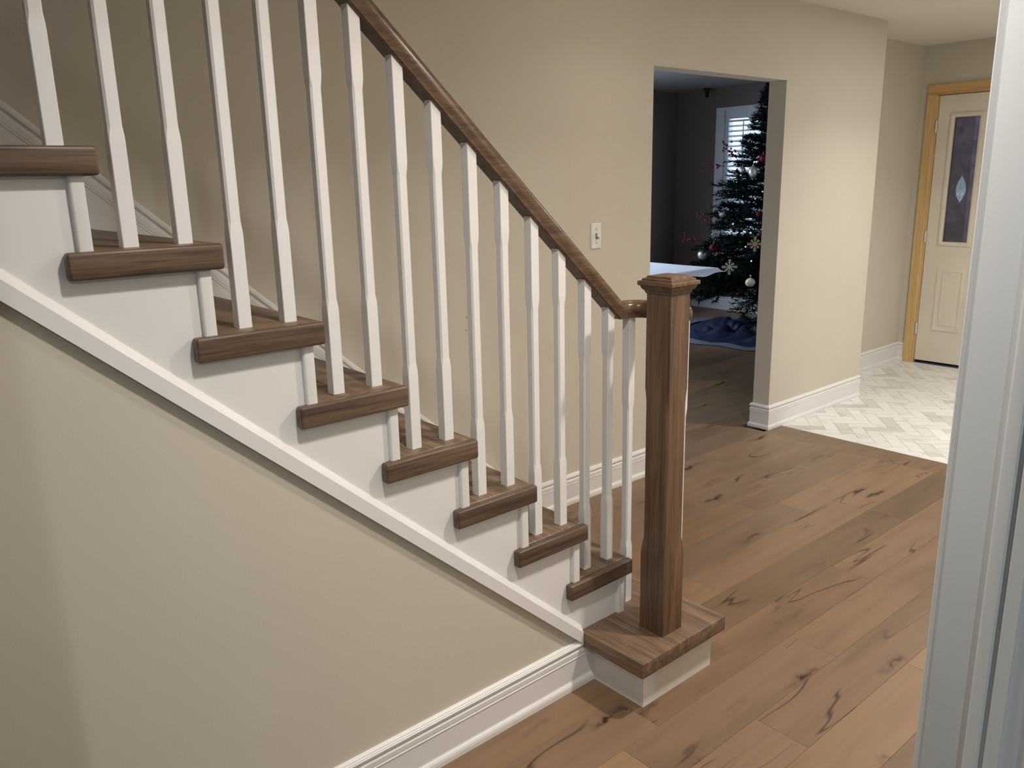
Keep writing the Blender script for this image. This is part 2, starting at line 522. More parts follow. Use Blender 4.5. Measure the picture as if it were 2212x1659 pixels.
# ------------------------------------------------------------------ floors
def plank_mesh(x0, x1, y0, y1, th=0.012, ch=0.0007, g=0.0002):
    cx, cy = (x0 + x1) / 2, (y0 + y1) / 2
    a, b = (x1 - x0) / 2 - g, (y1 - y0) / 2 - g
    bm = bmesh.new()
    rings = []
    for s, z in ((0, -th), (0, -ch), (ch, 0)):
        rings.append([Vector((sx * (a - s), sy * (b - s), z)) for sx, sy in ((-1, -1), (1, -1), (1, 1), (-1, 1))])
    loft(bm, rings)
    bmesh.ops.recalc_face_normals(bm, faces=bm.faces)
    me = bpy.data.meshes.new('plank')
    bm.to_mesh(me); bm.free()
    me.materials.append(M['plank'])
    return me, (cx, cy, 0)

def floors():
    bm = bmesh.new()
    add_box(bm, -3.4, 6.2, -4.3, 4.85, -0.10, -0.0125)
    fl = structure(finish(bm, 'floor', M['subfloor']), 'knotty light brown oak plank floor', 'floor')
    rng = random.Random(21)
    W = 0.167
    def row(y0, xs, xe, joints=None):
        x = xs
        cuts = [xs]
        if joints:
            cuts += joints
        else:
            x = xs + rng.uniform(0.3, 1.5)
            while x < xe - 0.3:
                cuts.append(x); x += rng.uniform(0.9, 1.9)
        cuts.append(xe)
        for a, b in zip(cuts[:-1], cuts[1:]):
            me, loc = plank_mesh(a, b, y0, y0 + W)
            link('plank', me, fl, loc)
    k = -7
    fixed = {-1: [-0.35, 0.495, 1.95], 0: [-0.2, 1.073], 1: [0.35, 1.72], -2: [0.03, 1.25], -3: [-0.4, 0.62, 1.8]}
    while True:
        y0 = -0.275 + k * W
        if y0 > 4.75: break
        if y0 < WY - 0.02:
            row(y0, -1.5 if y0 < -0.02 else 0.0, 2.43, fixed.get(k))
        else:
            row(y0, 0.0 if y0 < WY else 0.62, 2.43 if y0 < WY else 3.49 if y0 < 1.60 else 6.2)
        k += 1
    # border board next to the tile
    me, loc = plank_mesh(2.43, 2.612, -1.19, 0.30); link('border_plank', me, fl, loc)
    me, loc = plank_mesh(2.43, 2.612, 0.30, 1.062); link('border_plank', me, fl, loc)
    # tile
    bm = bmesh.new()
    add_box(bm, 2.612, 4.93, -1.19, 1.41, -0.0125, -0.0022)
    ft = structure(finish(bm, 'floor_tile', M['grout']), 'white marble herringbone tile floor by the front door', 'floor')
    w = 0.0755; n = 3; g = 0.0011
    ca, sa = math.cos(math.radians(40)), math.sin(math.radians(40))
    def clip(poly, ax, val, keep_less):
        out = []
        for i in range(len(poly)):
            p, q = poly[i], poly[(i + 1) % len(poly)]
            ip = (p[ax] <= val) == keep_less; iq = (q[ax] <= val) == keep_less
            if ip: out.append(p)
            if ip != iq:
                t = (val - p[ax]) / (q[ax] - p[ax])
                out.append((p[0] + t * (q[0] - p[0]), p[1] + t * (q[1] - p[1])))
        return out
    share = {}
    rest = bmesh.new()
    for i in range(-90, 90):
        for j in range(-90, 90):
            m = (i - j) % (2 * n)
            if m == 0: sx, sy = n * w, w
            elif m == 2 * n - 1: sx, sy = w, n * w
            else: continue
            lx, ly = i * w, j * w
            corners = [(lx + g, ly + g), (lx + sx - g, ly + g), (lx + sx - g, ly + sy - g), (lx + g, ly + sy - g)]
            poly = [(3.4 + ca * a - sa * b, 0.6 + sa * a + ca * b) for a, b in corners]
            cx = sum(p[0] for p in poly) / 4; cy = sum(p[1] for p in poly) / 4
            if not (2.45 < cx < 5.1 and -1.3 < cy < 1.55): continue
            q = poly
            for ax, val, less in ((0, 2.614, False), (0, 4.928, True), (1, -1.188, False), (1, 1.408, True)):
                q = clip(q, ax, val, less)
                if len(q) < 3: break
            if len(q) < 3: continue
            if all(p[1] > WY - 0.02 and p[0] < 3.6 for p in q): continue
            if cy < -0.30:
                add_prism(rest, q, 2, -0.010, 0.0)
                continue
            if q == poly or len(q) == 4 and all(abs(q[k][0] - poly[k][0]) < 1e-9 for k in range(4)):
                key = m == 0
                if key not in share:
                    bm = bmesh.new()
                    add_prism(bm, [(p[0] - cx, p[1] - cy) for p in poly], 2, -0.010, 0.0)
                    bmesh.ops.recalc_face_normals(bm, faces=bm.faces)
                    me = bpy.data.meshes.new('tile'); bm.to_mesh(me); bm.free(); me.materials.append(M['marble'])
                    share[key] = me
                link('tile', share[key], ft, (cx, cy, 0))
            else:
                bm = bmesh.new()
                add_prism(bm, [(p[0] - cx, p[1] - cy) for p in q], 2, -0.010, 0.0)
                bmesh.ops.recalc_face_normals(bm, faces=bm.faces)
                me = bpy.data.meshes.new('tile'); bm.to_mesh(me); bm.free(); me.materials.append(M['marble'])
                link('tile', me, ft, (cx, cy, 0))
    o = finish(rest, 'tile_field', M['marble'], ft)
    o['kind'] = 'stuff'
floors()

# ------------------------------------------------------------------ staircase
def tread_parts(st, i, xr, z):
    tr = box('tread', xr - R - 0.03, xr, YS, WY - 0.013, z - T, z, M['tread_y'], st, 0.006, 3)
    box('return_nosing', xr - L, xr, 0.0, YS, z - T, z, M['tread_x'], tr, 0.006, 3)

def staircase():
    st = thing('staircase', 'staircase with dark stained oak treads and white painted stringer', 'staircase', (0, 0.5, 0))
    tops = {}
    for i in range(8, -2, -1):
        xr = -(8 - i) * R
        z = (10 - i) * H
        tops[i] = (xr, z)
        tread_parts(st, i, xr, z)
        box('riser', xr - 0.040, xr - 0.025, YS + 0.004, WY - 0.013, z - H, z - T, M['white'], st)
        bm = bmesh.new()
        x0, x1 = xr - 0.050, xr - 0.025
        add_prism(bm, [(x0 + 0.006, 0), (x0 + 0.002, 0.0015), (x0, 0.006), (x0, 0.012), (x1, 0.012), (x1, 0)], 2, 0, H - T)
        for v in bm.verts:
            v.co.x -= (x0 + x1) / 2
            v.co.y += 0.0
        finish(bm, 'riser_bead', M['white'], st, ((x0 + x1) / 2, YS - 0.0115, z - H), 50)
    # starting step: wraps out in front of the stringer
    bm = bmesh.new()
    add_prism(bm, [(-0.2125, -0.2246), (0.1834, -0.2246), (0.1834, WY - 0.013), (-0.045, WY - 0.013), (-0.045, YS), (-0.2125, YS)], 2, H - T, H)
    es = [e for e in bm.edges if not (abs(e.verts[0].co.z - e.verts[1].co.z) > 0.01 and e.verts[0].co.y > 0)]
    bmesh.ops.bevel(bm, geom=es, offset=0.0035, segments=2, profile=0.5, affect='EDGES')
    finish(bm, 'starting_tread', M['tread_y'], st, (0, 0, 0), 40)
    bm = bmesh.new()
    add_prism(bm, [(-0.1685, -0.1906), (0.1594, -0.1906), (0.1594, WY - 0.013), (-0.04, WY - 0.013), (-0.04, YS), (-0.1685, YS)], 2, 0.0, H - T)
    finish(bm, 'starting_riser', M['white'], st)
    # sawtooth stringer
    bot = lambda x: -0.034 - SL * x
    pts = [(-0.2125, H - 0.02), (-0.046, H - 0.02), (-0.046, H), (-0.025, H)]
    for i in range(8, -2, -1):
        xr, z = tops[i]
        nx = xr - R - 0.025
        pts += [(xr - 0.025, z - T), (nx, z - T)]
    xe = tops[-1][0] - R - 0.025
    pts += [(xe, bot(xe)), (-0.2125, bot(-0.2125))]
    bm = bmesh.new()
    add_prism(bm, pts, 1, YS, YS + 0.02)
    finish(bm, 'stringer', M['white'], st)
    # sloped trim along the foot of the stringer
    cx = [-2.55, -0.2125]
    prof = [(0.0, -0.050), (-0.0155, -0.050), (-0.0155, -0.0105), (-0.0145, -0.0085), (-0.004, 0.009), (0.0, 0.0105)]
    rings = []
    for x in cx:
        rings.append([Vector((x, YS + d, c - SL * x)) for d, c in prof])
    bm = bmesh.new(); loft(bm, rings)
    finish(bm, 'stringer_trim', M['white'], st)
    # skirt board against the far wall
    t = Vector((R, 0, -H)).normalized(); up = Vector((H, 0, R)).normalized()
    x0, x1 = -2.5, 0.500
    k = 1.06
    zoff = lambda x: 0.572 - SL * x
    p0 = Vector((x0, WY, zoff(x0))) - up * (0.150 * k); p1 = Vector((x1, WY, zoff(x1))) - up * (0.150 * k)
    bm = bmesh.new()
    nrm = Vector((0, -1, 0))
    sprof = [(0.0, -0.13), (0.0115, -0.13)] + BASE[8:]
    loft(bm, [[p + nrm * d + up * (z * k) for d, z in sprof] for p in (p0, p1 + t * 0.3)])
    for co, no in (((0.478, 0, 0), (1, 0, 0)), ((0, 0, 0.0005), (0, 0, -1))):       # plumb cut where it meets the baseboard, and at the floor
        g = bm.verts[:] + bm.edges[:] + bm.faces[:]
        r = bmesh.ops.bisect_plane(bm, geom=g, plane_co=co, plane_no=no, clear_outer=True)
        bmesh.ops.holes_fill(bm, edges=[e for e in bm.edges if e.is_boundary], sides=0)
    finish(bm, 'skirt_board', M['white'], st)
    return st
staircase()

# ------------------------------------------------------------------ railing
RZ = lambda x: 1.0935 - 0.912 * x

def oct_ring(half, ch, z, zf=None):
    h, c = half, ch
    p = [(-h + c, -h), (h - c, -h), (h, -h + c), (h, h - c), (h - c, h), (-h + c, h), (-h, h - c), (-h, -h + c)]
    return [Vector((x, y, z if zf is None else zf(x))) for x, y in p]

def baluster_mesh(top, slope):
    bm = bmesh.new()
    zf = lambda x: top - slope * x
    rings = [oct_ring(0.0140, 0.0012, 0), oct_ring(0.0140, 0.0012, 0.186), oct_ring(0.0137, 0.0022, 0.198), oct_ring(0.0129, 0.0042, 0.213),
             oct_ring(0.0129, 0.0042, 0.652), oct_ring(0.0137, 0.0022, 0.668), oct_ring(0.0140, 0.0012, 0.682), oct_ring(0.0140, 0.0012, 0, zf)]
    loft(bm, rings)
    bmesh.ops.recalc_face_normals(bm, faces=bm.faces)
    me = bpy.data.meshes.new('baluster'); bm.to_mesh(me); bm.free()
    me.materials.append(M['baluster'])
    return me

def railing():
    rl = thing('stair_railing', 'oak handrail on white chamfered balusters ending at a square newel', 'railing', (0, 0.066, H))
    by = 0.066
    for i in range(8, -2, -1):
        xr, z = -(8 - i) * R, (10 - i) * H
        for off in (-0.1515, -0.0525):
            x = xr + off
            me = baluster_mesh(RZ(x) + 0.004 - z, 0.912)
            link('baluster', me, rl, (x, by, z))
    link('baluster', baluster_mesh(1.118 - H, 0.0), rl, (0.0335, 0.060, H))
    link('baluster', baluster_mesh(1.118 - H, 0.0), rl, (0.0690, -0.114, H))
    # handrail: sloped, kinked to level, then a quarter turn behind the newel
    half = [(0.021, 0.0), (0.0245, 0.003), (0.0245, 0.010), (0.0270, 0.017), (0.0275, 0.026), (0.0260, 0.036), (0.0205, 0.0445), (0.012, 0.049), (0.0, 0.0505)]
    prof = [(-a, b) for a, b in half[:-1]] + [half[-1]] + list(reversed(half[:-1]))
    th = math.atan(0.912)
    path = []
    xs = [-2.55 + 0.17 * k for k in range(15)] + [-0.03]
    for x in xs:
        path.append((Vector((x, by, RZ(x))), Vector((0, 1, 0)), Vector((math.sin(th), 0, math.cos(th)))))
    zl = 1.1145
    xk = (1.0935 - zl) / 0.912
    path.append((Vector((xk, by, zl)), Vector((0, 1, 0)), Vector((math.sin(th / 2), 0, math.cos(th / 2))) / math.cos(th / 2)))
    rad = 0.070; cx, cy = 0.0, by - rad
    for k in range(0, 9):
        a = math.pi / 2 * (1 - k / 8)
        path.append((Vector((cx + rad * math.cos(a), cy + rad * math.sin(a), zl)), Vector((math.cos(a), math.sin(a), 0)), Vector((0, 0, 1))))
    ye = -0.112
    path.append((Vector((cx + rad, ye, zl)), Vector((1, 0, 0)), Vector((0, 0, 1))))
    rings = []
    for p, s, u in path:
        rings.append([p + s * a + u * b for a, b in prof])
    for k in range(1, 6):                                     # rounded end
        a = k / 5 * math.radians(84)
        sc, dy = math.cos(a), 0.026 * math.sin(a)
        p = Vector((cx + rad, ye - dy, zl))
        rings.append([p + Vector((q * sc, 0, 0.025 + (b - 0.025) * sc)) for q, b in prof])
    bm = bmesh.new(); loft(bm, rings)
    finish(bm, 'handrail', M['rail'], rl, (0, 0, 0), 38)
    # newel
    nx, ny = -0.0150, -0.1250
    bm = bmesh.new()
    rings = [oct_ring(0.0455, 0.0015, 0), oct_ring(0.0455, 0.0015, 0.250), oct_ring(0.0430, 0.0030, 0.285), oct_ring(0.0415, 0.0055, 0.300),
             oct_ring(0.0415, 0.0055, 0.715), oct_ring(0.0420, 0.0030, 0.745), oct_ring(0.0425, 0.0015, 0.760), oct_ring(0.0425, 0.0015, 1.045)]
    loft(bm, rings)
    nw = finish(bm, 'newel_post', M['newel'], rl, (nx, ny, H), 30)
    nw['label'] = 'square oak newel post with stepped cap'
    bm = bmesh.new()
    rings = [oct_ring(0.0430, 0.001, 0), oct_ring(0.0455, 0.001, 0.002), oct_ring(0.0470, 0.001, 0.008), oct_ring(0.0530, 0.001, 0.014), oct_ring(0.0555, 0.001, 0.020),
             oct_ring(0.0555, 0.001, 0.022), oct_ring(0.0600, 0.001, 0.0235), oct_ring(0.0615, 0.001, 0.026), oct_ring(0.0615, 0.001, 0.033), oct_ring(0.0600, 0.001, 0.0355),
             oct_ring(0.0530, 0.001, 0.0365), oct_ring(0.0530, 0.001, 0.038), oct_ring(0.0515, 0.001, 0.0420), oct_ring(0.0450, 0.001, 0.0435), oct_ring(0.0420, 0.001, 0.0490), oct_ring(0.0100, 0.001, 0.0540)]
    loft(bm, rings)
    finish(bm, 'newel_cap', M['newel'], nw, (nx, ny, H + 1.030), 25)
    return rl
railing()

# ------------------------------------------------------------------ baseboards
def baseboards():
    w = M['white']
    structure(moulding('baseboard_stair', (-3.4, YS, 0), (-0.1685, YS, 0), (0, -1, 0), UP, w), 'white moulded baseboard under the stair wall', 'baseboard')
    structure(moulding('baseboard_back', (0.478, WY, 0), (1.3452, WY, 0), (0, -1, 0), UP, w, None, 0, 1.0), 'white moulded baseboard behind the balusters', 'baseboard')
    structure(moulding('baseboard_opening_left', (1.3452, WY, 0), (1.3452, WY + 0.11, 0), (1, 0, 0), UP, w, None, -1.0, 1.0))
    bb = structure(moulding('baseboard_pier', (2.4846, WY, 0), (3.6098, WY, 0), (0, -1, 0), UP, w, None, -1.0, 0.0), 'white moulded baseboard around the wall end by the tile', 'baseboard')
    structure(moulding('baseboard_opening_right', (2.4846, WY, 0), (2.4846, WY + 0.11, 0), (-1, 0, 0), UP, w, None, -1.0, 1.0))
    structure(moulding('baseboard_foyer', (3.6098, 1.41, 0), (4.93, 1.41, 0), (0, -1, 0), UP, w, None, 0, -1.0), 'white baseboard on the set-back foyer wall', 'baseboard')
    structure(moulding('baseboard_entry', (4.93, 1.41, 0), (4.93, 1.350, 0), (-1, 0, 0), UP, w, None, 1.0, 0))
    structure(moulding('baseboard_dining', (6.2, 4.75, 0), (6.2, 1.5, 0), (-1, 0, 0), UP, w), 'shadowed white baseboard behind the Christmas tree', 'baseboard')
baseboards()

# ------------------------------------------------------------------ doorway in the foreground
def near_doorway():
    d = structure(thing('door_1', None, None, (-0.814, -1.25, 0)), 'pale grey painted door jamb at the right edge of view', 'door frame')
    xj = -0.814
    j = M['jamb']
    Z = 2.06
    box('jamb', xj, xj + 0.014, -1.302, -1.1975, 0, Z, j, d, 0.0015, 2)
    bm = bmesh.new()
    pts = [(0, 0), (0.0, -0.0175), (-0.006, -0.0185), (-0.0085, -0.0165), (-0.0085, -0.0040), (-0.0065, -0.0012), (-0.003, 0.0)]
    add_prism(bm, [(a + 0.0005, b) for a, b in pts], 2, 0, Z)
    finish(bm, 'door_stop', j, d, (xj, -1.2465, 0), 40)
    bm = bmesh.new()
    pts = [(0.001, 0.0), (0.001, -0.0175), (-0.0045, -0.0175), (-0.0060, -0.0160), (-0.0060, -0.0015), (-0.0045, 0.0)]
    add_prism(bm, pts, 2, 0, Z)
    finish(bm, 'weather_strip', j, d, (xj, -1.2700, 0), 40)
    # casings on both faces of the wall
    prof = [(0.004, 0.0), (0.004, 0.0095), (0.006, 0.0115), (0.016, 0.0125), (0.030, 0.0135), (0.050, 0.0165), (0.064, 0.0175), (0.067, 0.0155), (0.067, 0.0)]
    bm = bmesh.new(); add_prism(bm, [(a, b) for a, b in prof], 2, 0, Z)
    finish(bm, 'casing', j, d, (xj, -1.198, 0), 35)
    bm = bmesh.new(); add_prism(bm, [(a, -b) for a, b in prof], 2, 0, Z)
    finish(bm, 'casing', j, d, (xj, -1.302, 0), 35)
    # the other side, out of view to the left
    xl = -1.826
    box('jamb', xl - 0.014, xl, -1.302, -1.1975, 0, Z, j, d, 0.0015, 2)
    box('jamb', xl, xj, -1.302, -1.1975, 2.046, Z, j, d)
near_doorway()

# ------------------------------------------------------------------ front door
def front_door():
    XW = 4.93
    fr = structure(thing('door_2', None, None, (XW, 0.843, 0)), 'unpainted pine frame around the white front door', 'door frame')
    box('side_casing', XW - 0.022, XW, 1.283, 1.352, 0, 2.078, M['pine'], fr, 0.002)
    box('side_casing', XW - 0.022, XW, 0.333, 0.402, 0, 2.078, M['pine'], fr, 0.002)
    box('head_casing', XW - 0.022, XW, 0.333, 1.352, 2.078, 2.150, M['pine_y'], fr, 0.002)
    box('side_jamb', XW, XW + 0.11, 1.271, 1.283, 0, 2.085, M['pine'], fr)
    box('side_jamb', XW, XW + 0.11, 0.402, 0.414, 0, 2.085, M['pine'], fr)
    box('head_jamb', XW, XW + 0.11, 0.402, 1.283, 2.073, 2.085, M['pine_y'], fr)
    box('gap_shade_strip', XW + 0.060, XW + 0.075, 1.235, 1.271, 0, 2.073, M['dark'], fr)  # near-black strips painted in for the shade between leaf and frame
    box('gap_shade_strip', XW + 0.060, XW + 0.075, 0.414, 1.271, 2.045, 2.073, M['dark'], fr)
    box('threshold_gap_shade', XW + 0.045, XW + 0.11, 0.414, 1.271, 0, 0.018, M['dark'], fr)  # black colour supplies the shade of the gap under the doors
    def leaf(y0, y1, label, hinge_y, hole):
        d = thing('front_door_leaf', label, 'door', (XW + 0.03, (y0 + y1) / 2, 0.022))
        yc = (y0 + y1) / 2
        x0, x1 = XW + 0.008, XW + 0.050
        gz0, gz1, gy0, gy1 = 0.978, 1.905, yc - 0.0905, yc + 0.0905
        z0, z1 = 0.022, 2.068
        bm = bmesh.new()
        add_box(bm, x0, x1, y0, gy0, z0, z1); add_box(bm, x0, x1, gy1, y1, z0, z1)
        add_box(bm, x0, x1, gy0, gy1, z0, gz0); add_box(bm, x0, x1, gy0, gy1, gz1, z1)
        loc = Vector((XW + 0.03, yc, z0))
        for v in bm.verts: v.co -= loc
        bd = finish(bm, 'slab', M['door'], d, loc)
        # raised moulding round the glass and round the lower panel
        def frame(name, a0, a1, c0, c1, wd, mat, hgt):
            bm = bmesh.new()
            outer = [(a0 - wd, c0 - wd), (a1 + wd, c0 - wd), (a1 + wd, c1 + wd), (a0 - wd, c1 + wd)]
            def rect(s, x): return [Vector((x, p[0] + s * (1 if p[0] < (a0 + a1) / 2 else -1), p[1] + s * (1 if p[1] < (c0 + c1) / 2 else -1))) for p in outer]
            rings = [rect(0, x0 + 0.001), rect(0.002, x0 - hgt * 0.6), rect(wd * 0.4, x0 - hgt), rect(wd * 0.75, x0 - hgt * 0.7), rect(wd, x0 + 0.001)]
            loft(bm, rings, False)
            for v in bm.verts: v.co -= loc
            return finish(bm, name, mat, d, loc, 50)
        frame('glass_frame', gy0, gy1, gz0, gz1, 0.032, M['door'], 0.012)
        frame('panel_moulding', yc - 0.078, yc + 0.078, 0.30, 0.74, 0.026, M['door'], 0.007)
        box('raised_panel', x0 - 0.004, x0 + 0.002, yc - 0.060, yc + 0.060, 0.32, 0.72, M['door'], d, 0.003)
        zc = 1.375; hh = 0.098; hw = 0.036
        def lens(s, n=14):
            pts = []
            for k in range(n):
                t = -1 + 2 * k / n; pts.append((hw * s * (1 - t * t), hh * s * t))
            for k in range(n):
                t = 1 - 2 * k / n; pts.append((-hw * s * (1 - t * t), hh * s * t))
            return pts
        inner = lens(0.99)
        extra = []
        a_, b0_, b1_ = (gy1 - gy0) / 2, gz0 - zc, gz1 - zc
        ring = []
        for p in inner:
            k = min(a_ / max(1e-6, abs(p[0])), (b1_ if p[1] > 0 else -b0_) / max(1e-6, abs(p[1])))
            ring.append((p[0] * k, p[1] * k))
        bm = bmesh.new()
        n_ = len(inner)
        iv = [[bm.verts.new((xx, p[0], p[1])) for p in inner] for xx in (0, 0.005)]
        ov = [[bm.verts.new((xx, p[0], p[1])) for p in ring] for xx in (0, 0.005)]
        cor = {}
        for i in range(n_):
            j = (i + 1) % n_
            A, B = ring[i], ring[j]
            side = lambda p: 0 if abs(abs(p[0]) - a_) < 1e-6 else 1
            quad0 = [iv[0][i], iv[0][j], ov[0][j], ov[0][i]]; quad1 = [iv[1][i], iv[1][j], ov[1][j], ov[1][i]]
            if side(A) != side(B):
                c_ = (A[0] if side(A) == 0 else B[0], B[1] if side(A) == 0 else A[1])
                quad0.insert(3, bm.verts.new((0, c_[0], c_[1]))); quad1.insert(3, bm.verts.new((0.005, c_[0], c_[1])))
            bm.faces.new(quad0); bm.faces.new(list(reversed(quad1)))
        g = finish(bm, 'pane', M['doorglass'], d, (x0 + 0.016, yc, zc))
        bm = bmesh.new()
        rings = [[Vector((0.0, p[0], p[1])) for p in lens(1.0)], [Vector((-0.004, p[0], p[1])) for p in lens(0.82)]]
        loft(bm, rings)
        cl = finish(bm, 'bevel_cluster', M['bevelglass'], g, (x0 + 0.0155, yc, zc), 20)
        bm = bmesh.new()
        add_box(bm, -0.0065, -0.004, -0.0018, 0.0018, -hh, hh)
        for s in (-1, 1):
            for k in range(-2, 3):
                a = Vector((-0.0052, 0, k * 0.032)); b_ = Vector((-0.0052, s * hw * (1 - min(1, abs((k * 0.032 + 0.018) / hh)) ** 2), k * 0.032 + 0.018))
                dv = (b_ - a)
                if dv.length < 0.004: continue
                nrm = Vector((0, -dv.z, dv.y)).normalized() * 0.0013
                q = [a + nrm, b_ + nrm, b_ - nrm, a - nrm]
                vs = [bm.verts.new(v) for v in q] + [bm.verts.new(v + Vector((0.0015, 0, 0))) for v in q]
                for f in ((0, 1, 2, 3), (7, 6, 5, 4), (0, 4, 5, 1), (1, 5, 6, 2), (2, 6, 7, 3), (3, 7, 4, 0)):
                    bm.faces.new([vs[t] for t in f])
        finish(bm, 'came', M['came'], g, (x0 + 0.0155, yc, zc))
        for zh in (0.28, 1.015, 1.845):
            bm = bmesh.new()
            lathe(bm, [(0.006, -0.045), (0.0075, -0.044), (0.0075, 0.044), (0.006, 0.045)], seg=10)
            hg = finish(bm, 'hinge', M['door'], d, (XW - 0.003, hinge_y, zh), 40)
        if hole:
            bm = bmesh.new()
            rings = []
            for r_, x_ in ((0.0095, 0.001), (0.0095, -0.0012), (0.006, -0.0016)):
                rings.append([Vector((x_, r_ * math.cos(a * math.pi / 7), r_ * math.sin(a * math.pi / 7))) for a in range(14)])
            loft(bm, rings)
            finish(bm, 'lock_bore_shade', M['dark'], d, (x0, y0 + 0.042, 1.325))  # dark disc on the surface, coloured as the shade inside the bore
        box('door_sweep', x0 - 0.003, x0 + 0.004, y0 + 0.004, y1 - 0.004, 0.024, 0.036, M['door'], d)
        return d
    leaf(0.8465, 1.2665, 'narrow cream front door with a tall glass strip and pale blue oval', 1.272, True)
    leaf(0.4185, 0.8385, 'second front door leaf mostly hidden behind the foreground door jamb', 0.413, False)
front_door()

# ------------------------------------------------------------------ window with plantation shutters
def window():
    X = 6.2
    w = structure(thing('window_1', None, None, (X, 3.6, 0.6)), 'window with white louvred shutters glowing blue behind the tree', 'window')
    y0, y1, z0, z1 = 3.11, 4.09, 0.60, 2.215
    s = M['shutter']
    box('side_casing', X - 0.02, X, y1, y1 + 0.105, z0 - 0.02, z1, s, w, 0.003)
    box('side_casing', X - 0.02, X, y0 - 0.105, y0, z0 - 0.02, z1, s, w, 0.003)
    box('head_casing', X - 0.02, X, y0 - 0.105, y1 + 0.105, z1, z1 + 0.03, s, w, 0.003)
    box('window_sill', X - 0.05, X + 0.14, y0 - 0.12, y1 + 0.12, z0 - 0.05, z0 - 0.02, s, w, 0.004)
    box('jamb_liner', X, X + 0.14, y1 - 0.008, y1, z0, z1, s, w)
    box('jamb_liner', X, X + 0.14, y0, y0 + 0.008, z0, z1, s, w)
    box('jamb_liner', X, X + 0.14, y0, y1, z1 - 0.008, z1, s, w)
    box('jamb_liner', X, X + 0.14, y0, y1, z0 - 0.02, z0, s, w)
    box('pane', X + 0.115, X + 0.120, y0, y1, z0, z1, M['winglass'], w)
    lou = None
    for p, (a, b) in enumerate(((y1 - 0.49, y1 - 0.010), (y0 + 0.010, y0 + 0.488))):
        bm = bmesh.new()
        add_box(bm, 0, 0.028, a, a + 0.036, z0 + 0.004, z1 - 0.01); add_box(bm, 0, 0.028, b - 0.036, b, z0 + 0.004, z1 - 0.01)
        add_box(bm, 0.002, 0.026, a + 0.036, b - 0.036, z0 + 0.004, z0 + 0.09); add_box(bm, 0.002, 0.026, a + 0.036, b - 0.036, z1 - 0.095, z1 - 0.01)
        for v in bm.verts: v.co -= Vector((0, (a + b) / 2, z0))
        sh = finish(bm, 'shutter_frame', s, w, (X + 0.01, (a + b) / 2, z0))
        z = z1 - 0.118
        if lou is None:
            bm = bmesh.new()
            hw = (b - a) / 2 - 0.037
            prof = [(-0.032, 0), (-0.02, 0.004), (0, 0.0055), (0.02, 0.004), (0.032, 0), (0.02, -0.004), (0, -0.0055), (-0.02, -0.004)]
            ca, sa = math.cos(math.radians(24)), math.sin(math.radians(24))
            rings = [[Vector((q[0] * ca - q[1] * sa, t, q[0] * sa + q[1] * ca)) for q in prof] for t in (-hw, hw)]
            loft(bm, rings)
            bmesh.ops.recalc_face_normals(bm, faces=bm.faces)
            lou = bpy.data.meshes.new('louver'); bm.to_mesh(lou); bm.free(); lou.materials.append(s)
        while z > z0 + 0.10:
            link('louver', lou, sh, (X + 0.024, (a + b) / 2, z))
            z -= 0.0535
        box('tilt_rod', X - 0.014, X - 0.006, (a + b) / 2 - 0.006, (a + b) / 2 + 0.006, z0 + 0.12, z1 - 0.12, s, sh)
window()

def unseen_side_window():
    w = structure(thing('unseen_window_2', None, None, (2.75, 4.75, 0.3)))  # unseen window, put in so daylight reaches the tablecloth
    s = M['shutter']
    for x in (1.20, 2.72, 4.24):
        box('window_frame', x, x + 0.06, 4.76, 4.84, 0.3, 2.3, s, w)
    for a, b in ((1.26, 2.72), (2.78, 4.24)):
        box('window_frame', a, b, 4.76, 4.84, 2.24, 2.3, s, w)
        box('pane', a, b, 4.80, 4.805, 0.3, 2.24, M['winglass'], w)
    box('window_sill', 1.16, 4.34, 4.70, 4.84, 0.27, 0.30, s, w)
unseen_side_window()

# ------------------------------------------------------------------ small wall things
def switch():
    x0, x1, z0, z1 = 0.9205, 0.9880, 1.2035, 1.3195
    y = WY
    t = thing('light_switch', 'white toggle light switch on the wall above the handrail end', 'light switch', ((x0 + x1) / 2, y, z0))
    bm = bmesh.new()
    xc, zc = (x0 + x1) / 2, (z0 + z1) / 2
    hw, hh = (x1 - x0) / 2, (z1 - z0) / 2
    def rr(s, yy): return [Vector((sx * (hw - s), yy, sz * (hh - s))) for sx, sz in ((-1, -1), (1, -1), (1, 1), (-1, 1))]
    loft(bm, [rr(0, 0), rr(0, -0.003), rr(0.004, -0.0065)])
    finish(bm, 'plate', M['plastic'], t, (xc, y, zc))
    box('slot_shade', xc - 0.0055, xc + 0.0055, y - 0.0075, y - 0.006, zc - 0.0125, zc + 0.0125, M['shadowgap'], t)
    bm = bmesh.new()
    add_prism(bm, [(0.0, -0.004), (-0.016, -0.012), (-0.018, -0.007), (0.0, 0.006)], 0, -0.0042, 0.0042)
    finish(bm, 'toggle', M['tan'], t, (xc + 0.001, y - 0.0065, zc))
    for dz in (0.030, -0.030):
        bm = bmesh.new()
        rings = [[Vector((r_ * math.cos(a * math.pi / 6), yy, r_ * math.sin(a * math.pi / 6))) for a in range(12)] for r_, yy in ((0.0034, 0.0005), (0.0034, -0.0008), (0.002, -0.0014))]
        loft(bm, rings)
        finish(bm, 'screw', M['screw'], t, (xc, y - 0.0065, zc + dz))
switch()

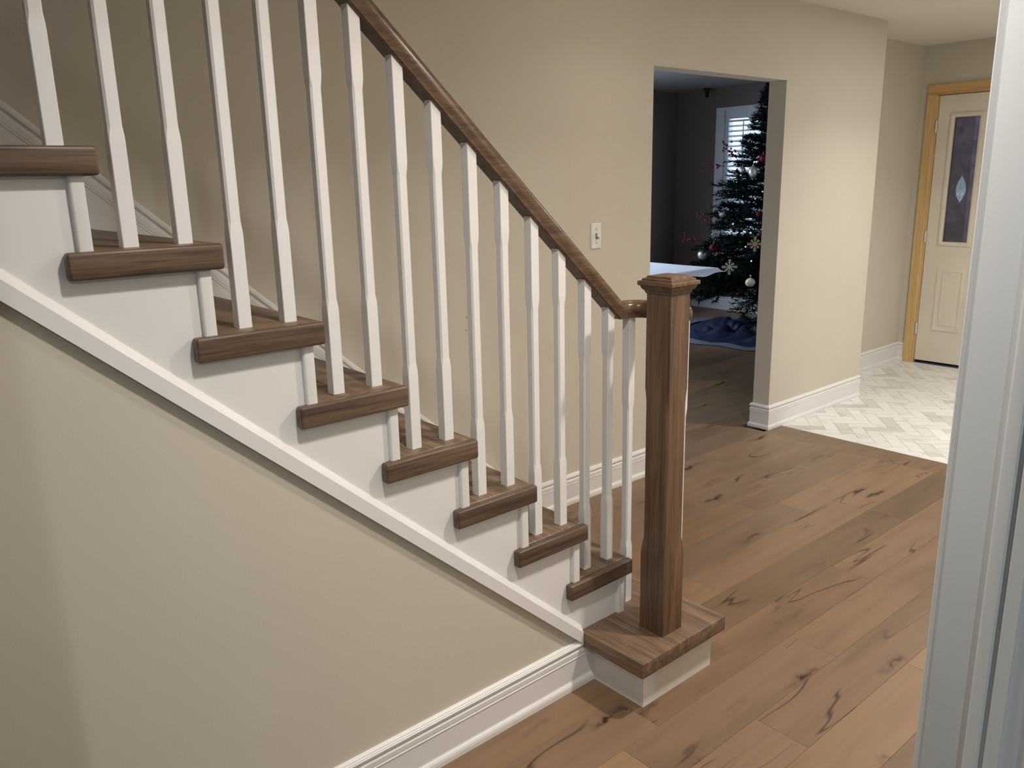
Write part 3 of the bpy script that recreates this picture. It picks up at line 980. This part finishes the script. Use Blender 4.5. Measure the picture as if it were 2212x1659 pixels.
def anchors():
    for (x, z, lab) in ((0.196, 0.978, 'upper of two tiny yellow wall anchors behind the balusters'), (0.191, 0.927, 'lower of two tiny yellow wall anchors behind the balusters')):
        bm = bmesh.new()
        rings = [[Vector((r_ * math.cos(a * math.pi / 5), yy, r_ * math.sin(a * math.pi / 5))) for a in range(10)] for r_, yy in ((0.004, 0.0004), (0.0045, -0.0012), (0.0022, -0.0016), (0.0015, 0.0))]
        loft(bm, rings)
        tag(finish(bm, 'wall_anchor', M['yellow'], None, (x, WY, z)), lab, 'wall anchor')
anchors()

def floor_strip():
    bm = bmesh.new()
    add_prism(bm, [(3.66, 1.262), (4.262, 1.276), (4.255, 1.388), (3.66, 1.388)], 2, 0.0, 0.010)
    c = Vector((3.95, 1.32, 0))
    for v in bm.verts: v.co -= c
    tag(finish(bm, 'tile_offcut', M['marble'], None, (3.95, 1.32, 0.0003)), 'loose pale tile offcut lying against the foyer baseboard', 'tile')
floor_strip()

# ------------------------------------------------------------------ dining table with cloth
def table():
    x0, x1, y0, y1, zt = 2.85, 4.15, 2.64, 3.72, 0.735
    t = thing('dining_table', 'wooden table under a white cloth in the dim room', 'table', ((x0 + x1) / 2, (y0 + y1) / 2, 0))
    box('table_top', x0, x1, y0, y1, zt - 0.03, zt, M['tablewood'], t, 0.004, 2)
    cx, cy = (x0 + x1) / 2, (y0 + y1) / 2
    bm = bmesh.new()
    lathe(bm, [(0.10, 0.10), (0.085, 0.13), (0.055, 0.20), (0.075, 0.34), (0.085, 0.42), (0.060, 0.52), (0.070, 0.60), (0.16, 0.68), (0.16, zt - 0.03)], seg=20)
    finish(bm, 'pedestal', M['tablewood'], t, (cx, cy, 0), 45)
    for k in range(4):
        a = math.pi / 4 + k * math.pi / 2
        d = Vector((math.cos(a), math.sin(a), 0)); sd = Vector((-d.y, d.x, 0)) * 0.028
        bm = bmesh.new()
        rings = [[d * r_ + sd * q + Vector((0, 0, z_)) for q, z_ in ((-1, zl_), (1, zl_), (1, zh_), (-1, zh_))] for r_, zl_, zh_ in ((0.05, 0.09, 0.17), (0.20, 0.03, 0.10), (0.34, 0.0, 0.045))]
        loft(bm, rings)
        finish(bm, 'foot', M['tablewood'], t, (cx, cy, 0))
    # cloth: thick folded edge with one flared corner
    bm = bmesh.new()
    nx, ny = 30, 24
    ov = 0.035
    def P(i, j, lay):
        u, v = i / nx, j / ny
        x = x0 - ov + u * (x1 - x0 + 2 * ov); y = y0 - ov + v * (y1 - y0 + 2 * ov)
        e = min(x - (x0 - 0.002), (x1 + 0.002) - x, y - (y0 - 0.002), (y1 + 0.002) - y)
        z = zt + 0.005 + 0.002 * math.sin(9 * u + 4 * v) * math.sin(7 * v)
        if e < 0:
            k = min(1, -e / ov)
            z -= 0.040 * k + 0.010 * k * math.sin(26 * u + 19 * v)
            z += 0.016 * math.exp(-((u - 1) ** 2 + v ** 2) * 160)
        return Vector((x, y, z + lay))
    top = [[bm.verts.new(P(i, j, 0.006)) for j in range(ny + 1)] for i in range(nx + 1)]
    botv = [[bm.verts.new(P(i, j, 0.0)) for j in range(ny + 1)] for i in range(nx + 1)]
    for i in range(nx):
        for j in range(ny):
            bm.faces.new((top[i][j], top[i + 1][j], top[i + 1][j + 1], top[i][j + 1]))
            bm.faces.new((botv[i][j], botv[i][j + 1], botv[i + 1][j + 1], botv[i + 1][j]))
    for i in range(nx):
        bm.faces.new((top[i][0], botv[i][0], botv[i + 1][0], top[i + 1][0])); bm.faces.new((top[i][ny], top[i + 1][ny], botv[i + 1][ny], botv[i][ny]))
    for j in range(ny):
        bm.faces.new((top[0][j], top[0][j + 1], botv[0][j + 1], botv[0][j])); bm.faces.new((top[nx][j], botv[nx][j], botv[nx][j + 1], top[nx][j + 1]))
    c = Vector(((x0 + x1) / 2, (y0 + y1) / 2, zt))
    for v in bm.verts: v.co -= c
    tag(finish(bm, 'tablecloth', M['cloth'], None, c, 60), 'white folded cloth covering the table behind the newel post', 'tablecloth')
table()

# ------------------------------------------------------------------ Christmas tree
AX = Vector((5.30, 2.90, 0)); ZT = 2.37; ZB = 0.36; RB = 0.80

def tree():
    t = thing('christmas_tree', 'dark green Christmas tree hung with ornaments, half hidden by the wall', 'tree', (AX.x, AX.y, 0))
    bm = bmesh.new()
    lathe(bm, [(0.045, 0.02), (0.042, 0.3), (0.03, 1.2), (0.012, 2.2), (0.004, 2.34)], seg=10)
    finish(bm, 'trunk', M['bark'], t, (AX.x, AX.y, 0), 50)
    bm = bmesh.new()
    for k in range(4):
        a = k * math.pi / 2 + 0.4
        d = Vector((math.cos(a), math.sin(a), 0)); s = Vector((-d.y, d.x, 0)) * 0.012
        vs = []
        for q, z in ((0.0, 0.16), (0.27, 0.0)):
            for o_ in (s, -s):
                for h_ in (0, 0.03): vs.append(bm.verts.new(d * q + o_ + Vector((0, 0, z + h_))))
        for f in ((0, 1, 3, 2), (4, 6, 7, 5), (0, 4, 5, 1), (2, 3, 7, 6), (0, 2, 6, 4), (1, 5, 7, 3)):
            bm.faces.new([vs[i] for i in f])
    finish(bm, 'stand', M['bark'], t, (AX.x, AX.y, 0))
    rng = random.Random(5)
    V, F = [], []
    def needle_spray(a, b, n, ln):
        d = (b - a); dl = d.length
        if dl < 1e-4: return
        d = d / dl
        s = d.cross(Vector((0, 0, 1)))
        s = s.normalized() if s.length > 1e-3 else Vector((1, 0, 0))
        u = s.cross(d)
        # core
        w = 0.0035
        i0 = len(V)
        V.extend([a + s * w, a - s * w * 0.5 + u * w, a - s * w * 0.5 - u * w, b])
        F.extend([(i0, i0 + 1, i0 + 3), (i0 + 1, i0 + 2, i0 + 3), (i0 + 2, i0, i0 + 3)])
        for k in range(n):
            q = a + d * dl * (k + rng.random()) / n
            ang = rng.uniform(0, 2 * math.pi)
            o = s * math.cos(ang) + u * math.sin(ang)
            tip = q + (d * 0.62 + o * 0.78) * ln * rng.uniform(0.75, 1.15)
            wv = d.cross(o) * 0.0050
            i0 = len(V)
            V.extend([q + wv, q - wv, tip]); F.append((i0, i0 + 1, i0 + 2))
    nb = 330
    for k in range(nb):
        f = (k + 0.5) / nb
        z = ZB + 0.10 + (ZT - ZB - 0.16) * (1 - (1 - f) ** 0.72) if False else ZB + 0.08 + (ZT - ZB - 0.10) * f ** 1.25
        az = k * 2.39996 + rng.uniform(-0.3, 0.3)
        rr = RB * (ZT + 0.02 - z) / (ZT - ZB) * rng.uniform(0.80, 1.12) + 0.03
        rise = rng.uniform(-0.16, 0.10) if z < 1.0 else rng.uniform(-0.05, 0.25)
        d = Vector((math.cos(az), math.sin(az), rise)).normalized()
        a = Vector((0, 0, z)); b = a + d * rr - Vector((0, 0, 0.10 * rr * rr))
        needle_spray(a + d * rr * 0.25, b, int(40 * rr + 16), 0.058)
        side = d.cross(Vector((0, 0, 1))).normalized()
        m = max(3, int(rr * 15))
        for q in range(m):
            g = 0.28 + 0.70 * (q + 0.5) / m
            p = a + (b - a) * g
            sg = 1 if q % 2 else -1
            tl = (0.25 * (1 - g) + 0.10) * min(1, rr / 0.5 + 0.25) * rng.uniform(0.8, 1.2)
            e = p + (d * 0.75 + side * sg * 0.8 + Vector((0, 0, rng.uniform(-0.2, 0.25)))).normalized() * tl
            needle_spray(p, e, int(95 * tl + 8), 0.052)
    me = bpy.data.meshes.new('foliage')
    me.from_pydata([tuple(v) for v in V], [], F)
    me.materials.append(M['needle'])
    o = link('foliage', me, t, (AX.x, AX.y, 0))
    o['kind'] = 'stuff'
tree()

def ornaments():
    # loop at the top of each ornament
    def hook(parent, loc, z):
        bm = bmesh.new()
        lathe(bm, [(0.006, 0), (0.006, 0.008), (0.002, 0.012), (0.0015, 0.03)], seg=8)
        finish(bm, 'hanger', M['steel'], parent, (loc[0], loc[1], loc[2] + z))
    away = Vector((-0.80, -0.60, 0))
    def snowflake(name, loc, r, mat, label):
        t = thing(name, label, 'ornament', loc)
        n = away.normalized(); s = Vector((-n.y, n.x, 0)); u = Vector((0, 0, 1))
        for k in range(8):
            a = k * math.pi / 4
            d = s * math.cos(a) + u * math.sin(a); e = s * -math.sin(a) + u * math.cos(a)
            bm = bmesh.new()
            def bar(p, q, w):
                dv = (q - p).normalized(); wv = dv.cross(n) * w
                vs = [bm.verts.new(x + n * o_) for o_ in (-0.002, 0.002) for x in (p + wv, q + wv, q - wv, p - wv)]
                for f in ((0, 1, 2, 3), (7, 6, 5, 4), (0, 4, 5, 1), (1, 5, 6, 2), (2, 6, 7, 3), (3, 7, 4, 0)):
                    bm.faces.new([vs[i] for i in f])
            ln = r if k % 2 == 0 else r * 0.72
            bar(Vector(), d * ln, 0.0045)
            for g in (0.5, 0.75):
                for sg in (-1, 1):
                    bar(d * ln * g, d * ln * (g + 0.20) + e * sg * ln * 0.20, 0.003)
            finish(bm, 'arm', mat, t, loc)
    snowflake('snowflake_ornament', (4.60, 2.85, 0.700), 0.070, M['silver'], 'silver glitter snowflake ornament low on the tree')
    snowflake('snowflake_ornament', (4.70, 2.66, 0.910), 0.068, M['goldglit'], 'bronze glitter burst ornament right of the silver snowflake')
    # ribbed round ornament
    loc = (4.61, 2.63, 0.575)
    t = thing('ribbed_ball', 'cream ribbed pumpkin-shaped ornament at the bottom right of the tree', 'ornament', loc)
    bm = bmesh.new()
    rings = []
    for i in range(1, 12):
        a = math.pi * i / 12
        rings.append([Vector(((0.045 * math.sin(a)) * (1 - 0.10 * abs(math.sin(4 * b * math.pi / 32 * 2))) * math.cos(2 * math.pi * b / 32),
                              (0.045 * math.sin(a)) * (1 - 0.10 * abs(math.sin(4 * b * math.pi / 32 * 2))) * math.sin(2 * math.pi * b / 32), -0.040 * math.cos(a))) for b in range(32)])
    loft(bm, rings)
    finish(bm, 'body', M['cream'], t, loc, 60); hook(t, loc, 0.038)
    def ball(loc, r, mat, label, tall=1.0):
        t = thing('ball_ornament', label, 'ornament', loc)
        bm = bmesh.new()
        prof = [(max(0.002, r * math.sin(math.pi * i / 14)), -r * tall * math.cos(math.pi * i / 14)) for i in range(15)]
        lathe(bm, prof, seg=18)
        finish(bm, 'body', mat, t, loc, 60); hook(t, loc, r * tall - 0.002)
    ball((4.92, 2.86, 1.540), 0.042, M['silver'], 'silver beaded teardrop ornament high on the tree', 1.35)
    ball((4.755, 3.265, 0.780), 0.050, M['silver'], 'silver ball ornament at the left edge of the tree above the cloth')
    ball((4.99, 3.02, 1.560), 0.030, M['silver'], 'small silver ball ornament left of the beaded teardrop')
    ball((4.86, 3.13, 1.165), 0.038, M['silver'], 'small silver ball ornament halfway up the tree')
    ball((4.78, 3.16, 0.845), 0.042, M['red'], 'dark red ball ornament beside the left silver ball')
    ball((4.85, 2.73, 1.165), 0.028, M['red'], 'small bright red ball ornament next to the wall edge')
    ball((4.98, 2.80, 1.66), 0.034, M['red'], 'small red ball ornament near the top of the tree')
    # berry sprays
    def berries(loc, d, label, n):
        t = thing('berry_spray', label, 'ornament', loc)
        rng = random.Random(int(loc[2] * 1000))
        d = Vector(d).normalized()
        pts = []
        bmS = bmesh.new()
        for k in range(n):
            g = 0.25 + 0.75 * k / n
            off = Vector((rng.uniform(-1, 1), rng.uniform(-1, 1), rng.uniform(-0.6, 1))) * 0.055
            pts.append(d * 0.22 * g + off * g)
        for p in [d * 0.22] + pts[::3]:
            s = d.cross(Vector((0, 0, 1))).normalized() * 0.0018; u = s.cross(d).normalized() * 0.0018
            vs = [bmS.verts.new(v) for v in (s, -s, u, p)]
            for f in ((0, 1, 3), (1, 2, 3), (2, 0, 3), (0, 2, 1)):
                bmS.faces.new([vs[i] for i in f])
        finish(bmS, 'stem', M['bark'], t, loc)
        bm = bmesh.new(); bmesh.ops.create_icosphere(bm, subdivisions=1, radius=0.0115)
        me = bpy.data.meshes.new('berry'); bm.to_mesh(me); bm.free(); me.materials.append(M['red'])
        for p in pts:
            link('berry', me, t, Vector(loc) + p)
    berries((5.05, 3.10, 1.64), (-0.25, 0.75, 0.75), 'red berry spray standing out against the lit shutters', 22)
    berries((4.98, 3.20, 1.60), (-0.35, 0.9, -0.05), 'red berry spray drooping left below the upper spray', 14)
    berries((4.93, 3.27, 1.06), (-0.3, 0.85, 0.45), 'red berry spray on the left side at mid height', 14)
    berries((4.86, 3.33, 0.90), (-0.3, 0.9, 0.10), 'red berry spray just above the left silver ball', 16)
    rng = random.Random(3)
    bm = bmesh.new(); bmesh.ops.create_icosphere(bm, subdivisions=1, radius=0.0075)
    me = bpy.data.meshes.new('fairy_bulb'); bm.to_mesh(me); bm.free(); me.materials.append(M['bulb'])
    for k in range(26):
        z = rng.uniform(0.55, 1.9); az = rng.uniform(2.2, 4.2)
        r = RB * (ZT - z) / (ZT - ZB) * rng.uniform(0.75, 0.98)
        o = link('fairy_bulb', me, None, (AX.x + r * math.cos(az), AX.y + r * math.sin(az), z))
        tag(o, 'tiny white fairy light among the tree branches', 'fairy light', 'fairy lights on the Christmas tree')
ornaments()

def tree_skirt():
    bm = bmesh.new()
    n = 120; rings = 30
    rows = []
    for i in range(rings + 1):
        f = i / rings
        row = []
        for k in range(n):
            a = 2 * math.pi * k / n
            rr = 0.10 + 0.66 * f * (1 + 0.05 * math.sin(5 * a + 1) + 0.03 * math.sin(11 * a))
            x_, y_ = rr * math.cos(a), rr * math.sin(a)
            crease = abs(math.sin(11 * x_ + 5 * y_ + 2 * math.sin(9 * y_))) * abs(math.sin(13 * y_ - 4 * x_ + 1.5 * math.sin(12 * x_)))
            z = 0.004 + 0.070 * (1 - f) ** 1.2 + 0.085 * crease * math.sin(math.pi * min(1, 0.12 + f * 0.93))
            row.append(bm.verts.new((rr * math.cos(a), rr * math.sin(a), z)))
        rows.append(row)
    for a, b in zip(rows[:-1], rows[1:]):
        for k in range(n):
            bm.faces.new((a[k], a[(k + 1) % n], b[(k + 1) % n], b[k]))
    sk = thing('tree_skirt', 'crumpled dark blue velvet tree skirt on the floor', 'tree skirt', (AX.x - 0.1, AX.y, 0))
    finish(bm, 'cloth', M['skirt'], sk, (AX.x - 0.1, AX.y, 0.0), 60)
    bm = bmesh.new()
    rows = []
    for i in range(4):
        f = 1.0 + 0.20 * i / 3
        row = []
        for k in range(n):
            a = 2 * math.pi * k / n
            rr = 0.10 + 0.66 * f * (1 + 0.05 * math.sin(5 * a + 1) + 0.03 * math.sin(11 * a))
            z = 0.005 + 0.012 * abs(math.sin(7 * a + i)) * (1 if i < 3 else 0.2)
            row.append(bm.verts.new((rr * math.cos(a), rr * math.sin(a), z)))
        rows.append(row)
    for a, b in zip(rows[:-1], rows[1:]):
        for k in range(n):
            bm.faces.new((a[k], a[(k + 1) % n], b[(k + 1) % n], b[k]))
    finish(bm, 'border', M['skirt_trim'], sk, (AX.x - 0.1, AX.y, 0.0), 60)
tree_skirt()

def sensor():
    bm = bmesh.new()
    rings = []
    for s, dx, z in ((0.040, 0.0, 0.0), (0.045, 0.0, -0.012), (0.040, 0.0, -0.020), (0.022, 0.0, -0.030), (0.020, 0, -0.085), (0.012, 0, -0.095)):
        rings.append([Vector((s * math.cos(a * math.pi / 8), s * math.sin(a * math.pi / 8), z)) for a in range(16)])
    loft(bm, rings)
    tag(finish(bm, 'ceiling_sensor', M['dark'], None, (6.10, 4.27, 2.455), 40), 'small dark fixture under the dim ceiling left of the window', 'fixture')
sensor()
